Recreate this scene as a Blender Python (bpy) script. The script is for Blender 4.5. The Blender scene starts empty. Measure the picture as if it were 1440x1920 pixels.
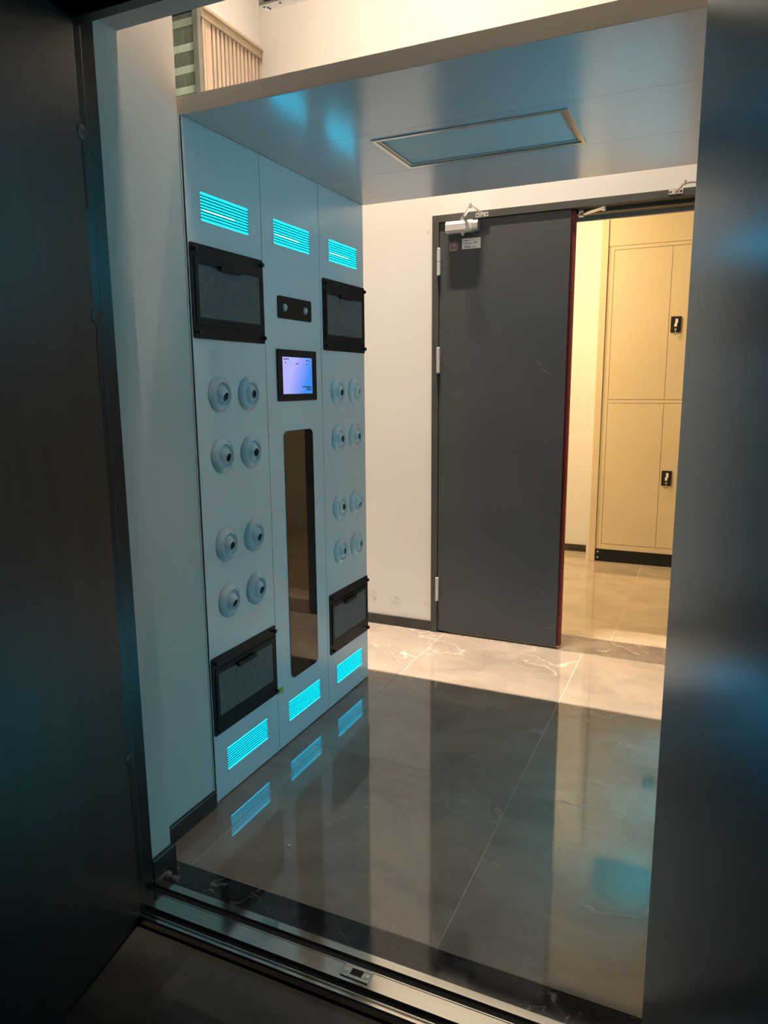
import bpy, bmesh, math, random
from mathutils import Vector, Matrix

random.seed(7)
SC = bpy.context.scene
COL = SC.collection
PI = math.pi

# ------------------------------------------------------------------ camera
CX, CY, CZ = 1.45207, -1.77517, 1.4
YAW, PITCH, ROLL, FPX = 0.43182, -0.17588, -0.00773, 1336.209
cyw, syw, cp, sp = math.cos(YAW), math.sin(YAW), math.cos(PITCH), math.sin(PITCH)
fwd = Vector((-syw * cp, cyw * cp, sp)); rt = Vector((cyw, syw, 0)); up = rt.cross(fwd)
cr, sr = math.cos(ROLL), math.sin(ROLL)
R_, U_ = rt * cr + up * sr, up * cr - rt * sr
cam = bpy.data.cameras.new('camera')
cam.sensor_fit = 'HORIZONTAL'; cam.sensor_width = 36.0; cam.lens = 36.0 * FPX / 1440.0
cam.clip_start = 0.02
camo = bpy.data.objects.new('camera', cam); COL.objects.link(camo)
camo.matrix_world = Matrix(((R_.x, U_.x, -fwd.x, CX), (R_.y, U_.y, -fwd.y, CY), (R_.z, U_.z, -fwd.z, CZ), (0, 0, 0, 1)))
SC.camera = camo

# ------------------------------------------------------------------ world, exposure, lights
w = bpy.data.worlds.new('world'); SC.world = w; w.use_nodes = True
w.node_tree.nodes['Background'].inputs[0].default_value = (0.75, 0.85, 1.0, 1)
w.node_tree.nodes['Background'].inputs[1].default_value = 0.02
SC.view_settings.view_transform = 'Standard'
SC.view_settings.look = 'None'
SC.view_settings.exposure = 0.2
SC.view_settings.gamma = 1.0
SC.view_settings.use_curve_mapping = False

WARM = (1.0, 0.80, 0.61)
YELLOW = (1.0, 0.70, 0.36)
CEIL = 7.0
STRIP = 6.2

def lamp(name, loc, power, color, shape='DISK', size=0.2, size_y=None, rot=(0, 0, 0)):
    l = bpy.data.lights.new(name, 'AREA'); l.energy = power; l.color = color
    l.shape = shape; l.size = size
    if size_y: l.size_y = size_y
    o = bpy.data.objects.new(name, l); COL.objects.link(o); o.location = loc; o.rotation_euler = rot
    return o
lamp('vestibule_light', (0.15, 1.00, CEIL - 0.33), 110, WARM, 'RECTANGLE', 0.9, 0.05).data.spread = math.radians(50)
lamp('front_fill_light', (1.15, -0.19, 4.3), 16, WARM, 'DISK', 0.22)  # unseen lamp added to warm the wall stub beside the front doorway
lamp('next_room_light', (-0.5, 3.1, 3.17), 104, YELLOW, 'RECTANGLE', 1.0, 0.5)
lamp('corridor_light', (0.8, -3.0, 3.0), 1.5, (0.85, 0.93, 1.0), 'RECTANGLE', 1.2, 0.4)

# ------------------------------------------------------------------ materials
def mat(name, color, rough=0.5, metal=0.0, spec=0.5, coat=0.0, ior=1.5, emit=None, estr=0.0, coat_rough=0.03):
    m = bpy.data.materials.new(name); m.use_nodes = True
    b = m.node_tree.nodes['Principled BSDF']
    b.inputs['Base Color'].default_value = (*color, 1)
    b.inputs['Roughness'].default_value = rough
    b.inputs['Metallic'].default_value = metal
    b.inputs['IOR'].default_value = ior
    b.inputs['Specular IOR Level'].default_value = spec
    b.inputs['Coat Weight'].default_value = coat
    b.inputs['Coat Roughness'].default_value = coat_rough
    if emit:
        b.inputs['Emission Color'].default_value = (*emit, 1)
        b.inputs['Emission Strength'].default_value = estr
    return m

def nd(m, t, **kw):
    n = m.node_tree.nodes.new(t)
    for k, v in kw.items(): setattr(n, k, v)
    return n

def noisy(m, c1, c2, scale=6.0, detail=6, bump=0.0, bscale=60, stretch=(1, 1, 1)):
    nt = m.node_tree; b = nt.nodes['Principled BSDF']
    g = nd(m, 'ShaderNodeNewGeometry'); mp = nd(m, 'ShaderNodeMapping'); mp.inputs['Scale'].default_value = stretch
    nt.links.new(g.outputs['Position'], mp.inputs[0])
    n = nd(m, 'ShaderNodeTexNoise'); n.inputs['Scale'].default_value = scale; n.inputs['Detail'].default_value = detail
    nt.links.new(mp.outputs[0], n.inputs['Vector'])
    r = nd(m, 'ShaderNodeValToRGB'); r.color_ramp.elements[0].position = 0.3; r.color_ramp.elements[1].position = 0.7
    r.color_ramp.elements[0].color = (*c1, 1); r.color_ramp.elements[1].color = (*c2, 1)
    nt.links.new(n.outputs['Fac'], r.inputs[0]); nt.links.new(r.outputs[0], b.inputs['Base Color'])
    if bump:
        n2 = nd(m, 'ShaderNodeTexNoise'); n2.inputs['Scale'].default_value = bscale; n2.inputs['Detail'].default_value = 4
        nt.links.new(mp.outputs[0], n2.inputs['Vector'])
        bp = nd(m, 'ShaderNodeBump'); bp.inputs['Strength'].default_value = bump; bp.inputs['Distance'].default_value = 0.002
        nt.links.new(n2.outputs['Fac'], bp.inputs['Height']); nt.links.new(bp.outputs[0], b.inputs['Normal'])
    return m

def marble(name, c1, c2, vein, vscale=2.2, vwidth=0.012, vamt=0.6, rough=0.05, ior=1.85):
    m = mat(name, c1, rough=rough, ior=ior)
    nt = m.node_tree; b = nt.nodes['Principled BSDF']; L = nt.links.new
    g = nd(m, 'ShaderNodeNewGeometry'); oi = nd(m, 'ShaderNodeObjectInfo')
    mul = nd(m, 'ShaderNodeVectorMath', operation='SCALE'); mul.inputs[0].default_value = (7.3, 11.1, 3.7)
    L(oi.outputs['Random'], mul.inputs['Scale'])
    add = nd(m, 'ShaderNodeVectorMath', operation='ADD'); L(g.outputs['Position'], add.inputs[0]); L(mul.outputs[0], add.inputs[1])
    # warp
    n0 = nd(m, 'ShaderNodeTexNoise'); n0.inputs['Scale'].default_value = 2.5; n0.inputs['Detail'].default_value = 5
    L(add.outputs[0], n0.inputs['Vector'])
    sc = nd(m, 'ShaderNodeVectorMath', operation='SCALE'); sc.inputs['Scale'].default_value = 0.55; L(n0.outputs['Color'], sc.inputs[0])
    wv = nd(m, 'ShaderNodeVectorMath', operation='ADD'); L(add.outputs[0], wv.inputs[0]); L(sc.outputs[0], wv.inputs[1])
    mp = nd(m, 'ShaderNodeMapping'); mp.inputs['Scale'].default_value = (0.7, 1.25, 1); mp.inputs['Rotation'].default_value = (0, 0, 0.35)
    L(wv.outputs[0], mp.inputs[0])
    # base mottling
    n1 = nd(m, 'ShaderNodeTexNoise'); n1.inputs['Scale'].default_value = 3.5; n1.inputs['Detail'].default_value = 9; n1.inputs['Roughness'].default_value = 0.62
    L(mp.outputs[0], n1.inputs['Vector'])
    r1 = nd(m, 'ShaderNodeValToRGB'); r1.color_ramp.elements[0].position = 0.35; r1.color_ramp.elements[1].position = 0.68
    r1.color_ramp.elements[0].color = (*c1, 1); r1.color_ramp.elements[1].color = (*c2, 1)
    L(n1.outputs['Fac'], r1.inputs[0])
    # veins: edges of warped voronoi cells, broken by a mask
    prev = r1.outputs[0]
    for s, wd, am in ((vscale, vwidth, vamt), (vscale * 2.7, vwidth * 0.8, vamt * 0.5)):
        v = nd(m, 'ShaderNodeTexNoise'); v.inputs['Scale'].default_value = s * 0.8; v.inputs['Detail'].default_value = 5; v.inputs['Roughness'].default_value = 0.45
        L(mp.outputs[0], v.inputs['Vector'])
        sb = nd(m, 'ShaderNodeMath', operation='SUBTRACT'); L(v.outputs['Fac'], sb.inputs[0]); sb.inputs[1].default_value = 0.5
        ab = nd(m, 'ShaderNodeMath', operation='ABSOLUTE'); L(sb.outputs[0], ab.inputs[0])
        r2 = nd(m, 'ShaderNodeMapRange'); r2.inputs['From Min'].default_value = 0; r2.inputs['From Max'].default_value = wd * 0.55
        r2.inputs['To Min'].default_value = 1; r2.inputs['To Max'].default_value = 0
        L(ab.outputs[0], r2.inputs['Value'])
        nm = nd(m, 'ShaderNodeTexNoise'); nm.inputs['Scale'].default_value = s * 1.1; nm.inputs['Detail'].default_value = 3
        L(wv.outputs[0], nm.inputs['Vector'])
        r3 = nd(m, 'ShaderNodeMapRange'); r3.inputs['From Min'].default_value = 0.48; r3.inputs['From Max'].default_value = 0.66
        r3.inputs['To Max'].default_value = am
        L(nm.outputs['Fac'], r3.inputs['Value'])
        mm = nd(m, 'ShaderNodeMath', operation='MULTIPLY'); L(r2.outputs[0], mm.inputs[0]); L(r3.outputs[0], mm.inputs[1])
        mx = nd(m, 'ShaderNodeMix', data_type='RGBA'); L(mm.outputs[0], mx.inputs['Factor']); L(prev, mx.inputs['A'])
        mx.inputs['B'].default_value = (*vein, 1)
        prev = mx.outputs['Result']
    L(prev, b.inputs['Base Color'])
    return m

M = {}
def wallmat(name, c, stains=False):
    m = mat(name, c, rough=0.75, spec=0.3)
    noisy(m, tuple(v * 0.97 for v in c), tuple(min(1, v * 1.02) for v in c), 1.5, 4, bump=0.06, bscale=90)
    if stains:   # scuffs near the skirting of the back wall
        nt = m.node_tree; b = nt.nodes['Principled BSDF']; L = nt.links.new
        g = nd(m, 'ShaderNodeNewGeometry')
        prev = b.inputs['Base Color'].links[0].from_socket
        n = nd(m, 'ShaderNodeTexNoise'); n.inputs['Scale'].default_value = 55; n.inputs['Detail'].default_value = 8; n.inputs['Distortion'].default_value = 1.5
        L(g.outputs['Position'], n.inputs['Vector'])
        nr = nd(m, 'ShaderNodeMapRange'); nr.inputs['From Min'].default_value = 0.47; nr.inputs['From Max'].default_value = 0.6
        L(n.outputs['Fac'], nr.inputs['Value'])
        for p, rad in (((-0.325, 1.922, 0.165), 0.045), ((-0.18, 1.922, 0.145), 0.045), ((0.02, 1.922, 0.15), 0.035), ((0.02, 1.922, 2.195), 0.018)):
            d = nd(m, 'ShaderNodeVectorMath', operation='DISTANCE'); d.inputs[1].default_value = p
            L(g.outputs['Position'], d.inputs[0])
            r = nd(m, 'ShaderNodeMapRange'); r.inputs['From Min'].default_value = rad; r.inputs['From Max'].default_value = rad * 0.5
            r.inputs['To Min'].default_value = 0; r.inputs['To Max'].default_value = 0.4
            L(d.outputs['Value'], r.inputs['Value'])
            mm = nd(m, 'ShaderNodeMath', operation='MULTIPLY'); L(r.outputs[0], mm.inputs[0]); L(nr.outputs[0], mm.inputs[1])
            mx = nd(m, 'ShaderNodeMix', data_type='RGBA'); L(mm.outputs[0], mx.inputs['Factor']); L(prev, mx.inputs['A'])
            mx.inputs['B'].default_value = (0.22, 0.2, 0.17, 1)
            prev = mx.outputs['Result']
        L(prev, b.inputs['Base Color'])
    return m
M['wall'] = wallmat('white_wall_paint', (0.66, 0.645, 0.615))
M['wall_back'] = wallmat('white_wall_paint_scuffed', (0.64, 0.625, 0.60), True)
M['ceil'] = wallmat('ceiling_paint', (0.7, 0.7, 0.68))
M['dark_wall'] = wallmat('corridor_paint', (0.25, 0.26, 0.27))
M['tile'] = marble('grey_brown_marble_tile', (0.225, 0.19, 0.16), (0.335, 0.285, 0.235), (0.66, 0.62, 0.56), vscale=2.0)
M['tile_lit'] = marble('lamplit_marble_tile', (0.34, 0.28, 0.21), (0.46, 0.39, 0.30), (0.66, 0.6, 0.5), vscale=2.0)  # same marble, lighter and yellower: the next room's lamp light is in its colour
M['tile_dark'] = marble('outer_floor_tile', (0.022, 0.022, 0.020), (0.045, 0.044, 0.040), (0.13, 0.12, 0.11), rough=0.2, ior=1.4, vamt=0.3)
M['black_marble'] = marble('black_marble', (0.012, 0.012, 0.014), (0.03, 0.03, 0.033), (0.6, 0.58, 0.55), vscale=3.2, vwidth=0.02, vamt=1.0, rough=0.06, ior=1.55)
M['brown_marble'] = marble('brown_marble', (0.10, 0.078, 0.066), (0.17, 0.135, 0.115), (0.55, 0.46, 0.38), vscale=5, vwidth=0.03, vamt=0.8, rough=0.1)
M['grout'] = noisy(mat('tile_grout', (0.6, 0.57, 0.52), rough=0.7), (0.55, 0.52, 0.47), (0.66, 0.63, 0.58), 30)
M['grout_dark'] = noisy(mat('dark_grout', (0.08, 0.08, 0.07), rough=0.9), (0.05, 0.05, 0.04), (0.3, 0.28, 0.24), 40)
M['skirt'] = noisy(mat('dark_skirting', (0.03, 0.03, 0.028), rough=0.25), (0.02, 0.02, 0.019), (0.045, 0.043, 0.04), 12)
M['panel'] = noisy(mat('white_coated_steel', (0.62, 0.64, 0.66), rough=0.22, ior=1.55), (0.72, 0.76, 0.79), (0.76, 0.80, 0.83), 3)
M['canopy'] = noisy(mat('canopy_coated_steel', (0.5, 0.52, 0.55), rough=0.19, ior=1.9), (0.52, 0.56, 0.60), (0.55, 0.59, 0.63), 3, bump=0.015, bscale=240)
M['canopy_edge'] = noisy(mat('canopy_edge_paint', (0.6, 0.57, 0.54), rough=0.4), (0.56, 0.54, 0.51), (0.60, 0.58, 0.55), 3)
M['black'] = noisy(mat('black_powder_coat', (0.012, 0.013, 0.014), rough=0.45, spec=0.2), (0.010, 0.011, 0.012), (0.016, 0.017, 0.018), 20)
M['blacker'] = noisy(mat('black_plastic', (0.006, 0.006, 0.007), rough=0.5), (0.005, 0.005, 0.006), (0.008, 0.008, 0.009), 20)
M['mesh'] = noisy(mat('mesh_wire', (0.17, 0.18, 0.19), rough=0.5, metal=0.2), (0.26, 0.28, 0.29), (0.34, 0.36, 0.37), 60)
M['nozzle'] = noisy(mat('nozzle_plastic', (0.62, 0.65, 0.68), rough=0.2), (0.72, 0.76, 0.79), (0.77, 0.81, 0.84), 20)
M['hole'] = noisy(mat('nozzle_bore', (0.06, 0.07, 0.07), rough=0.6), (0.05, 0.06, 0.06), (0.08, 0.09, 0.09), 20)
M['glow'] = mat('cyan_light', (0.1, 0.5, 0.5), emit=(0.0, 0.60, 0.95), estr=STRIP)
M['glow_right'] = mat('cyan_light_right_pillar', (0.1, 0.5, 0.5), emit=(0.01, 0.66, 0.95), estr=STRIP * 5.6)
M['tube'] = mat('cyan_lamp_tube', (0.1, 0.5, 0.5), emit=(0.10, 0.75, 1.0), estr=STRIP * 1.3)
M['fin'] = noisy(mat('light_fin', (0.0, 0.04, 0.05), rough=0.6, spec=0.1), (0.0, 0.035, 0.045), (0.0, 0.045, 0.055), 20)
M['reflector'] = noisy(mat('light_reflector', (0.5, 0.85, 0.85), rough=0.5), (0.45, 0.8, 0.8), (0.55, 0.9, 0.9), 20)
M['smoked'] = noisy(mat('smoked_glass', (0.012, 0.009, 0.006), rough=0.03, ior=1.6), (0.010, 0.008, 0.005), (0.014, 0.010, 0.007), 3)
M['screen_frame'] = M['black']
M['steel'] = noisy(mat('polished_steel', (0.5, 0.5, 0.47), rough=0.1, metal=1.0), (0.46, 0.47, 0.44), (0.54, 0.54, 0.5), 5, stretch=(1, 30, 30))
M['steel_rough'] = noisy(mat('worn_steel', (0.5, 0.5, 0.46), rough=0.35, metal=1.0), (0.4, 0.41, 0.38), (0.6, 0.6, 0.55), 18, stretch=(1, 10, 10))
M['chrome'] = noisy(mat('satin_aluminium', (0.7, 0.7, 0.68), rough=0.3, metal=0.9), (0.64, 0.64, 0.62), (0.72, 0.72, 0.7), 30)
M['closer'] = noisy(mat('silver_paint', (0.5, 0.5, 0.5), rough=0.35, metal=0.3), (0.48, 0.48, 0.48), (0.54, 0.54, 0.54), 30)
M['door'] = noisy(mat('charcoal_door_paint', (0.045, 0.05, 0.055), rough=0.42), (0.040, 0.044, 0.048), (0.050, 0.054, 0.06), 2.5)
M['frame'] = noisy(mat('door_frame_paint', (0.045, 0.048, 0.042), rough=0.5), (0.038, 0.04, 0.035), (0.055, 0.057, 0.05), 10)
M['red'] = noisy(mat('red_door_edge', (0.2, 0.012, 0.012), rough=0.5), (0.10, 0.006, 0.006), (0.2, 0.014, 0.012), 40)
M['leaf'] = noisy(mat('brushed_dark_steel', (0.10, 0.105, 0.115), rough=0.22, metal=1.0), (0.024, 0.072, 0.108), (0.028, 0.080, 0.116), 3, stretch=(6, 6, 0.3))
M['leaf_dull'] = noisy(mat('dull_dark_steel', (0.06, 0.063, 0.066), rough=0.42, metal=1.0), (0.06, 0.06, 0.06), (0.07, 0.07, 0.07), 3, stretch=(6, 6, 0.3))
M['jamb'] = noisy(mat('dark_jamb_paint', (0.01, 0.012, 0.013), rough=0.35, spec=0.4), (0.009, 0.010, 0.011), (0.013, 0.014, 0.015), 3)
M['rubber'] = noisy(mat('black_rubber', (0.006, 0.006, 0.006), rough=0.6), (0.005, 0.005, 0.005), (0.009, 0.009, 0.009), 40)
M['cabinet'] = noisy(mat('beige_cabinet_paint', (0.66, 0.56, 0.38), rough=0.45), (0.62, 0.53, 0.36), (0.68, 0.58, 0.40), 1.5)
M['white_lever'] = noisy(mat('lever_silver', (0.75, 0.76, 0.76), rough=0.3), (0.7, 0.71, 0.71), (0.8, 0.81, 0.81), 30)
M['paper'] = noisy(mat('paper_label', (0.75, 0.74, 0.76), rough=0.6), (0.72, 0.71, 0.73), (0.78, 0.77, 0.79), 30)
M['ink'] = noisy(mat('label_ink', (0.06, 0.06, 0.07), rough=0.6), (0.05, 0.05, 0.06), (0.12, 0.12, 0.13), 200)
M['pink'] = noisy(mat('seal_sticker', (0.16, 0.10, 0.11), rough=0.5), (0.12, 0.08, 0.09), (0.22, 0.14, 0.15), 90)
M['pale_pink'] = noisy(mat('seal_sticker_print', (0.4, 0.33, 0.34), rough=0.5), (0.35, 0.28, 0.3), (0.45, 0.38, 0.4), 90)
M['green'] = noisy(mat('green_sticker', (0.22, 0.5, 0.04), rough=0.5), (0.2, 0.45, 0.03), (0.26, 0.56, 0.06), 60)
M['slat'] = noisy(mat('timber_slat', (0.50, 0.40, 0.31), rough=0.5), (0.42, 0.33, 0.25), (0.58, 0.47, 0.37), 8, stretch=(8, 8, 0.6))
M['rail'] = noisy(mat('timber_rail', (0.42, 0.33, 0.24), rough=0.45), (0.38, 0.30, 0.21), (0.46, 0.37, 0.27), 8, stretch=(8, 0.6, 8))
M['glass'] = noisy(mat('green_glass', (0.16, 0.24, 0.2), rough=0.15, ior=1.5), (0.12, 0.18, 0.15), (0.22, 0.3, 0.26), 10, stretch=(20, 20, 1))
M['glass_pale'] = noisy(mat('frosted_glass', (0.42, 0.55, 0.48), rough=0.3), (0.36, 0.48, 0.42), (0.48, 0.62, 0.55), 10, stretch=(20, 20, 1))
M['post'] = noisy(mat('grey_post', (0.2, 0.23, 0.22), rough=0.35, metal=0.4), (0.18, 0.2, 0.19), (0.24, 0.27, 0.26), 10)
M['acrylic'] = noisy(mat('unlit_acrylic', (0.42, 0.56, 0.60), rough=0.5, spec=0.3), (0.41, 0.55, 0.59), (0.43, 0.57, 0.61), 3)
M['grey_lip'] = noisy(mat('grey_lip_paint', (0.35, 0.34, 0.3), rough=0.5), (0.32, 0.31, 0.28), (0.38, 0.37, 0.33), 10)
M['scratch'] = noisy(mat('paint_scratch', (0.14, 0.15, 0.16), rough=0.6), (0.08, 0.085, 0.09), (0.2, 0.21, 0.22), 150)

# screen: backlit display, lilac to blue
def screen_mat():
    m = mat('display_glow', (0.02, 0.02, 0.03), rough=0.2)
    nt = m.node_tree; b = nt.nodes['Principled BSDF']
    tc = nd(m, 'ShaderNodeTexCoord'); sx = nd(m, 'ShaderNodeSeparateXYZ'); nt.links.new(tc.outputs['Generated'], sx.inputs[0])
    a = nd(m, 'ShaderNodeMath', operation='MULTIPLY_ADD'); nt.links.new(sx.outputs['Z'], a.inputs[0]); a.inputs[1].default_value = -0.35
    nt.links.new(sx.outputs['Y'], a.inputs[2])
    r = nd(m, 'ShaderNodeValToRGB'); r.color_ramp.elements[0].position = 0.1; r.color_ramp.elements[1].position = 0.72
    r.color_ramp.elements[0].color = (0.42, 0.42, 0.95, 1); r.color_ramp.elements[1].color = (0.03, 0.25, 0.85, 1)
    e = r.color_ramp.elements.new(0.3); e.color = (0.28, 0.34, 0.95, 1)
    nt.links.new(a.outputs[0], r.inputs[0]); nt.links.new(r.outputs[0], b.inputs['Emission Color'])
    b.inputs['Emission Strength'].default_value = 0.9
    return m
M['display'] = screen_mat()

# ------------------------------------------------------------------ mesh helpers
def bx(bm, x0, x1, y0, y1, z0, z1):
    v = [bm.verts.new((x, y, z)) for x in (x0, x1) for y in (y0, y1) for z in (z0, z1)]
    for f in ((0, 1, 3, 2), (4, 6, 7, 5), (0, 4, 5, 1), (2, 3, 7, 6), (0, 2, 6, 4), (1, 5, 7, 3)):
        bm.faces.new([v[i] for i in f])

def prism(bm, pts, axis, a, b):
    """extrude a 2D polygon along an axis ('x': pts are (y,z); 'y': (x,z); 'z': (x,y))"""
    def P(p, t):
        return {'x': (t, p[0], p[1]), 'y': (p[0], t, p[1]), 'z': (p[0], p[1], t)}[axis]
    A = [bm.verts.new(P(p, a)) for p in pts]; B = [bm.verts.new(P(p, b)) for p in pts]
    n = len(pts)
    bm.faces.new(A); bm.faces.new(B[::-1])
    for i in range(n):
        bm.faces.new((A[i], B[i], B[(i + 1) % n], A[(i + 1) % n]))

def rrect(a0, a1, b0, b1, r, n=4):
    out = []
    for cx, cy, s in ((a1 - r, b1 - r, 0), (a0 + r, b1 - r, 1), (a0 + r, b0 + r, 2), (a1 - r, b0 + r, 3)):
        for k in range(n + 1):
            t = (s + k / n) * PI / 2
            out.append((cx + r * math.cos(t), cy + r * math.sin(t)))
    return out

def basis(d):
    d = Vector(d).normalized(); u = Vector((0, 0, 1)) if abs(d.z) < 0.9 else Vector((1, 0, 0))
    a = d.cross(u).normalized(); return d, a, d.cross(a)

def lathe(bm, org, d, prof, n=28):
    """profile list of (radius, distance along d)"""
    d, a, b = basis(d); org = Vector(org); rings = []
    for r, t in prof:
        if r < 1e-6: rings.append([bm.verts.new(org + d * t)])
        else: rings.append([bm.verts.new(org + d * t + (a * math.cos(2 * PI * k / n) + b * math.sin(2 * PI * k / n)) * r) for k in range(n)])
    for p, q in zip(rings, rings[1:]):
        for k in range(n):
            vs = [p[k % len(p)], p[(k + 1) % len(p)], q[(k + 1) % len(q)], q[k % len(q)]]
            vs = list(dict.fromkeys(vs))
            if len(vs) > 2: bm.faces.new(vs)

def cyl(bm, p0, p1, r, n=16):
    p0, p1 = Vector(p0), Vector(p1); L = (p1 - p0).length
    lathe(bm, p0, p1 - p0, [(0, 0), (r, 0), (r, L), (0, L)], n)

def bar(bm, p0, p1, wd, th, upv=(0, 0, 1)):
    """box bar from p0 to p1, width along side vector, thickness along up"""
    p0, p1 = Vector(p0), Vector(p1); d = (p1 - p0).normalized()
    s = d.cross(Vector(upv)).normalized(); u = s.cross(d)
    v = []
    for p in (p0, p1):
        for i, j in ((-1, -1), (1, -1), (1, 1), (-1, 1)):
            v.append(bm.verts.new(p + s * wd / 2 * i + u * th / 2 * j))
    for f in ((0, 1, 2, 3), (7, 6, 5, 4), (0, 4, 5, 1), (1, 5, 6, 2), (2, 6, 7, 3), (3, 7, 4, 0)):
        bm.faces.new([v[k] for k in f])

def obj(name, bm, m, parent=None, bevel=0.0, smooth=False, label=None, segs=2):
    bmesh.ops.recalc_face_normals(bm, faces=bm.faces)
    me = bpy.data.meshes.new(name); bm.to_mesh(me); bm.free()
    me.materials.append(m)
    if smooth:
        me.polygons.foreach_set('use_smooth', [True] * len(me.polygons))
        me.set_sharp_from_angle(angle=math.radians(35))
    o = bpy.data.objects.new(name, me); COL.objects.link(o)
    if bevel:
        md = o.modifiers.new('bevel', 'BEVEL'); md.width = bevel; md.segments = segs; md.limit_method = 'ANGLE'
    if parent:
        o.parent = parent
        o.matrix_parent_inverse = Matrix.Identity(4)
        if parent.location.length > 0 or parent.type == 'EMPTY':
            pass
    if label: o['label'] = label
    return o

def box(name, b, m, parent=None, bevel=0.0, label=None):
    bm = bmesh.new(); bx(bm, *b); return obj(name, bm, m, parent, bevel, label=label)

def tag(o, label, cat, group=None, kind=None):
    o['label'] = label; o['category'] = cat
    if group: o['group'] = group
    if kind: o['kind'] = kind
    return o

def root(name, loc, label, cat, group=None, kind=None):
    o = bpy.data.objects.new(name, None); COL.objects.link(o); o.location = loc; o.empty_display_size = 0.1
    return tag(o, label, cat, group, kind)

def settle(rt_):
    """children were modelled in world space: rebase their meshes to the Empty at the thing's base"""
    off = -Vector(rt_.location); done = set()
    def rec(o):
        for c in o.children:
            if c.data and c.data.name not in done:
                done.add(c.data.name); c.data.transform(Matrix.Translation(off))
            rec(c)
    bpy.context.view_layer.update()
    rec(rt_)

def struct(name, boxes, m, label, cat, bevel=0.0):
    bm = bmesh.new()
    for b in boxes: bx(bm, *b)
    return tag(obj(name, bm, m, None, bevel), label, cat, kind='structure')

# ------------------------------------------------------------------ geometry constants
YB = 1.922           # back wall face
PL, PR = 0.0, 1.48   # faces of the two pillars
YC = 1.175           # far edge of canopy / pillars
H = 2.171            # canopy underside
HT = 2.219
OUT = -0.025         # corridor floor level
XW = -0.992

# ------------------------------------------------------------------ room shell
floor = struct('floor', [(-1.75, 2.75, -0.376, 2.02, -0.06, -0.001), (-1.75, 2.75, 2.02, 4.45, -0.06, -0.001),
                         (-1.75, 2.75, -4.0, -0.514, -0.09, OUT - 0.004), (-1.75, 2.75, -0.514, -0.376, -0.09, -0.045)],
               M['grout'], 'polished grey brown marble tile floor between the two doorways', 'floor')
def tiles(xs, ys, z, m, gap=0.0013):
    for i in range(len(xs) - 1):
        for j in range(len(ys) - 1):
            bm = bmesh.new(); bx(bm, xs[i] + gap, xs[i + 1] - gap, ys[j] + gap, ys[j + 1] - gap, z - 0.008, z)
            obj('tile', bm, m, floor)
XS = [-1.6, -1.433, -0.653, 0.127, 0.905, 1.685, 2.46, 2.6]
tiles(XS, [-0.289, 0.486, 1.261, 1.898], 0.0, M['tile'])
tiles([-1.6, -1.4, -0.585, 0.215, 1.015, 1.815, 2.6], [2.155, 3.955, 4.28], 0.0, M['tile_lit'])
tiles([-1.6, -1.23, -0.45, 0.33, 1.11, 1.89, 2.6], [-3.6, -3.0, -2.2, -1.4, -0.96, -0.516], OUT, M['tile_dark'])
box('threshold_slab', (0.066, 1.470, -0.376, -0.2905, -0.03, 0.0), M['black_marble'], floor, label='black marble threshold slab with white veins')
box('threshold_slab', (0.049, 1.48, 1.915, 2.153, -0.02, 0.0), M['brown_marble'], floor, label='brown veined marble threshold slab')
box('grout_line', (-0.36, 1.6, 1.898, 1.908, -0.02, -0.0005), M['grout_dark'], floor, label='dirty dark grout line')
box('threshold_strip', (0.049, 1.48, 1.908, 1.915, -0.02, 0.001), M['steel_rough'], floor, label='thin worn steel strip')

struct('wall_left', [(-1.75, -1.6, -0.3, 1.38, 0, CEIL), (-1.75, XW, 1.381, YB, 0, 2.85), (-1.75, XW, 1.381, YB, 3.27, CEIL)],
       M['wall'], 'cream left wall of the vestibule behind the gate', 'wall')
struct('wall_right', [(2.6, 2.75, -0.3, YB, 0, CEIL), (2.6, 2.75, 2.02, 4.4, 0, CEIL)], M['wall'], 'right side walls of the vestibule and next room', 'wall')
struct('wall_back', [(-1.75, 0.049, YB, 2.02, 0, CEIL), (1.48, 2.75, YB, 2.02, 0, CEIL), (0.049, 1.48, YB, 2.02, 2.27, CEIL)],
       M['wall_back'], 'cream back wall around the charcoal double door, scuffed near the floor', 'wall')
# partition with the doorway that the picture is taken through
struct('wall_front', [(-1.75, 0.065, -0.39, -0.303, -0.03, CEIL), (1.471, 2.75, -0.39, -0.303, -0.03, CEIL), (0.065, 1.471, -0.39, -0.303, 2.256, CEIL)],
       M['wall'], 'white painted reveal around the front doorway', 'wall')
struct('wall_stub_left', [(-0.14, 0.0, -0.303, -0.016, 0, CEIL)], M['wall'], 'white wall stub between front doorway and left pillar', 'wall')
struct('wall_stub_right', [(1.48, 1.62, -0.303, -0.016, 0, CEIL)], M['wall'], 'white wall stub between front doorway and right pillar', 'wall')
struct('ceiling', [(-1.75, 2.75, -0.39, 2.02, CEIL, CEIL + 0.1), (-1.6, 2.6, 2.02, 4.28, 3.2, 3.3), (-1.75, 2.75, -4.0, -0.39, 3.1, 3.2)], M['ceil'], 'plain ceiling above the vestibule and corridor', 'ceiling')
struct('wall_far', [(-1.75, 2.75, 4.28, 4.4, 0, CEIL), (0.553, 0.70, 4.2, 4.28, 0, 2.70)], M['wall'], 'cream far wall of the next room beside the beige cabinet', 'wall')
struct('wall_far_left', [(-1.75, -1.6, 2.02, 4.4, 0, CEIL)], M['wall'], 'left wall of the next room', 'wall')
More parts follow.
